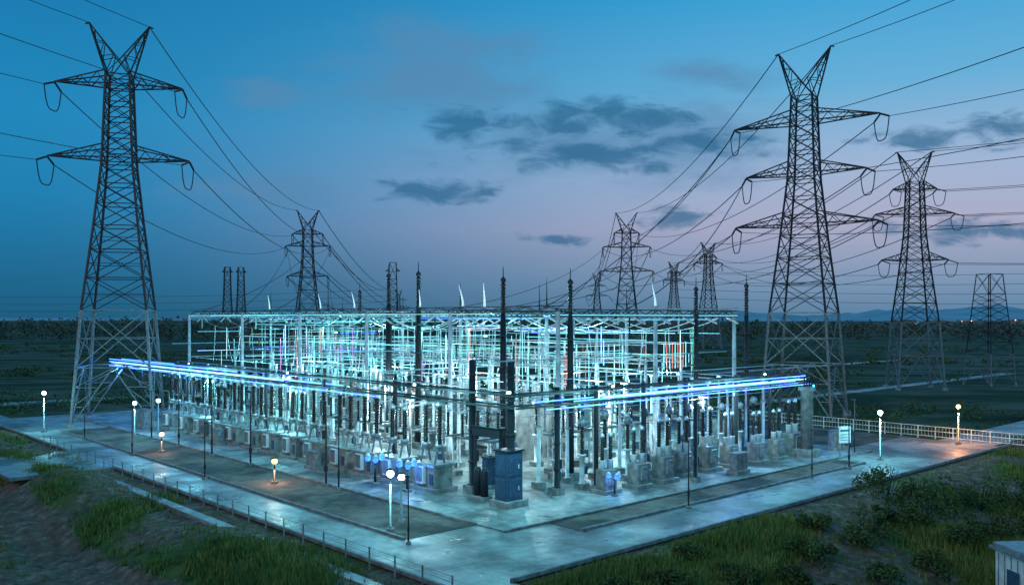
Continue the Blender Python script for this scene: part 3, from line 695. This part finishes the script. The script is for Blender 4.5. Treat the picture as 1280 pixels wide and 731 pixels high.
# ---------------- vegetation ----------------
def vegmat(name,cols):
    m=bpy.data.materials.new(name); m.use_nodes=True; t=m.node_tree; b=t.nodes['Principled BSDF']; b.inputs['Roughness'].default_value=.8; b.inputs['Specular IOR Level'].default_value=.2
    ge=t.nodes.new('ShaderNodeNewGeometry'); rp=t.nodes.new('ShaderNodeValToRGB'); cr=rp.color_ramp
    n=t.nodes.new('ShaderNodeTexNoise'); n.inputs['Scale'].default_value=.35; t.links.new(ge.outputs['Position'],n.inputs['Vector'])
    ad=t.nodes.new('ShaderNodeMath'); ad.operation='MULTIPLY_ADD'; t.links.new(ge.outputs['Random Per Island'],ad.inputs[0]); ad.inputs[1].default_value=.5
    s=t.nodes.new('ShaderNodeMath'); s.operation='SUBTRACT'; t.links.new(n.outputs['Fac'],s.inputs[0]); s.inputs[1].default_value=.25; t.links.new(s.outputs[0],ad.inputs[2])
    while len(cr.elements)<len(cols): cr.elements.new(.5)
    for i,(e,c) in enumerate(zip(cr.elements,cols)): e.position=.1+.8*i/(len(cols)-1); e.color=(*c,1)
    t.links.new(ad.outputs[0],rp.inputs[0]); t.links.new(rp.outputs[0],b.inputs['Base Color']); return m
VG=vegmat('grass_blades',[(.05,.09,.02),(.12,.2,.045),(.30,.32,.10)])
VB=vegmat('shrub_leaves',[(.02,.035,.012),(.06,.10,.03),(.15,.2,.06)])
VT=vegmat('hazed_tree_leaves',[(.05,.075,.06),(.09,.125,.09),(.12,.16,.12)])  # distance haze mixed into the leaf colours
def grass(name,cnt,region,h0=.25,h1=.7):
    v=[];f=[];n=0;tr=0
    while n<cnt and tr<cnt*8:
        tr+=1; yv=44+ (R()**1.3)*75; xv=U(-.62,.62)*yv; a,b=inv(xv,yv)
        if not region(a,b): continue
        q=noise.noise(Vector((xv*.11,yv*.11,9)))
        if q>-.05 and R()<.9: continue
        if a<-25 and R()<.88: continue
        if abs(a+26.8+.6*math.sin(b*.12))<1.8 or (-20.5<a<-16.5 and R()<.6): continue
        z=hgt(xv,yv); n+=1
        for k in range(5):
            an=U(0,6.28); hh=U(h0,h1)*(.8+q*-.8); lx,ly=math.cos(an),math.sin(an); wd=.05; x0=xv+U(-.2,.2);y0=yv+U(-.2,.2); o=len(v)
            v+= [(x0-ly*wd,y0+lx*wd,z-.05),(x0+ly*wd,y0-lx*wd,z-.05),(x0+lx*hh*.4,y0+ly*hh*.4,z+hh)]; f.append((o,o+1,o+2))
    me=bpy.data.meshes.new(name); me.from_pydata(v,[],f); me.materials.append(VG); put(me,name)
grass('grass',14000,lambda a,b:(a<-17.2 or b<-15) )
def leaves(v,f,c,r,n,s):
    for _ in range(n):
        while True:
            p=Vector((U(-1,1),U(-1,1),U(-1,1)))
            if p.length<1: break
        p=Vector((c[0]+p.x*r[0],c[1]+p.y*r[1],c[2]+p.z*r[2]))
        u=Vector((U(-1,1),U(-1,1),U(-1,1))).normalized()*s*U(.5,1.2); w_=Vector((U(-1,1),U(-1,1),U(-1,1))); w_=(w_-u*(w_.dot(u)/u.length_squared)).normalized()*s*.5
        o=len(v); v+= [tuple(p-u),tuple(p+w_),tuple(p+u),tuple(p-w_)]; f.append((o,o+1,o+2,o+3))
def shrub(name,x,y,r,h,dens=1):
    v=[];f=[];z=hgt(x,y)
    mb=MB()
    for k in range(6):
        an=U(0,6.28); mb.beam((0,0,-.2),(math.cos(an)*r*.5,math.sin(an)*r*.5,h*.7),.09,'dark',5,.03)
    for k in range(int(13*dens)):
        an=U(0,6.28); rr=r*math.sqrt(R())*.85; hh=h*U(.2,.85)*(1-.35*rr/r); q=U(.22,.42)*r
        leaves(v,f,(rr*math.cos(an),rr*math.sin(an),hh),(q,q,q*.8),90,.13)
    e=bpy.data.objects.new(name,None); e.location=(x,y,z); scene.collection.objects.link(e)
    me=bpy.data.meshes.new('foliage'); me.from_pydata(v,[],f); me.materials.append(VB); o=put(me,'foliage'); o.parent=e
    o=put(mb.mesh('stems'),'stems'); o.parent=e
for x,y,r_,h in [(28.5,67,2.3,3.8),(31,66,2.2,4.2),(34,68,2.4,3.6),(37.5,70.5,2.2,3.4),(40.5,71.5,2.2,3.8),(26,62,1.7,2.2),(33.5,62.5,1.9,2.2),(36.5,64,1.9,2.4),(30.5,60,1.7,2.0),(8.5,47.5,1.5,1.3),(12.5,50,1.7,1.5),(19,55,1.7,1.5),(16,51,1.3,1.2),(24,58.5,1.8,1.8),(40,66,1.8,2.2),(22,53,1.6,1.4),(27,56,1.6,1.6),(44,74,2.0,2.6),(5.5,46,1.1,.9),(20.5,60,1.3,1.2),(10.5,52.5,1.1,.8),(14.5,47.5,1.5,1.1),(19,49.5,1.5,1.2),(29,63.5,2,2.8)]:
    shrub('shrub',x,y,r_,h)
v=[];f=[]
for k in range(1300):
    d=U(520,950); x=U(-.66,.66)*d
    if x/d>.1 and R()<.3: continue
    h=U(8,14)*(1.15 if x<0 else 1); leaves(v,f,(x,d,h*.5),(U(3,7),3,h*.5),26,1.5)
me=bpy.data.meshes.new('distant_treeline'); me.from_pydata(v,[],f); me.materials.append(VT); put(me,'distant_treeline')
v=[];f=[]
for k in range(1500):
    d=U(92,460) if k%2 else U(92,190); x=U(-.62,.62)*d; a,b=inv(x,d)
    if -20<a<64 and b<95: continue
    if b<-6: continue
    if noise.noise(Vector((x*.02,d*.02,4)))<-.08: continue
    h=U(.6,2.6) if d>130 else U(.4,1.4); z=hgt(x,d); leaves(v,f,(x,d,z+h*.4),(U(1.2,4),2,h*.6),34,.5 if d>190 else .28)
me=bpy.data.meshes.new('scrub'); me.from_pydata(v,[],f); me.materials.append(VB); put(me,'scrub')
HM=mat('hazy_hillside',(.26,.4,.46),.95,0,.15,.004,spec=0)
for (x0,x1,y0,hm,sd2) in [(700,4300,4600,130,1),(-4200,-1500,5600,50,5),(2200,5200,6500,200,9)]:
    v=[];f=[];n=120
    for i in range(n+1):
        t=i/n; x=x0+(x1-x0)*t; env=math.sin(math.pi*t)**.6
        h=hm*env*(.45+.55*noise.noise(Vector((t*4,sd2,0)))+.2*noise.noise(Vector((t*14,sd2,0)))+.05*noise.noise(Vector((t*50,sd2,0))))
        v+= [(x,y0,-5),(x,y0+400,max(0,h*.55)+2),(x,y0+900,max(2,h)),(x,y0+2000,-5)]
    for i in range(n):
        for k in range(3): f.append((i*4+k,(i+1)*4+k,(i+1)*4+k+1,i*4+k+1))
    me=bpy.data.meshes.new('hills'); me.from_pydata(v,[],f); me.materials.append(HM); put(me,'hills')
mb=MB()
for k in range(26):
    d=U(1010,1500); x=d*U(.42,.6); wd=U(10,30); h=U(5,12); mb.box((x,d,h/2),(wd,14,h),'galvd'); mb.box((x,d,h+.4),(wd+1,15,.8),'conc')
    if k%4==0: mb.ball((x+U(-8,8),d-9,h+1),.6,'lampo' if k%3 else 'lampw',6)
put(mb.mesh('distant_buildings'),'distant_buildings')
print('objects',len(bpy.data.objects))
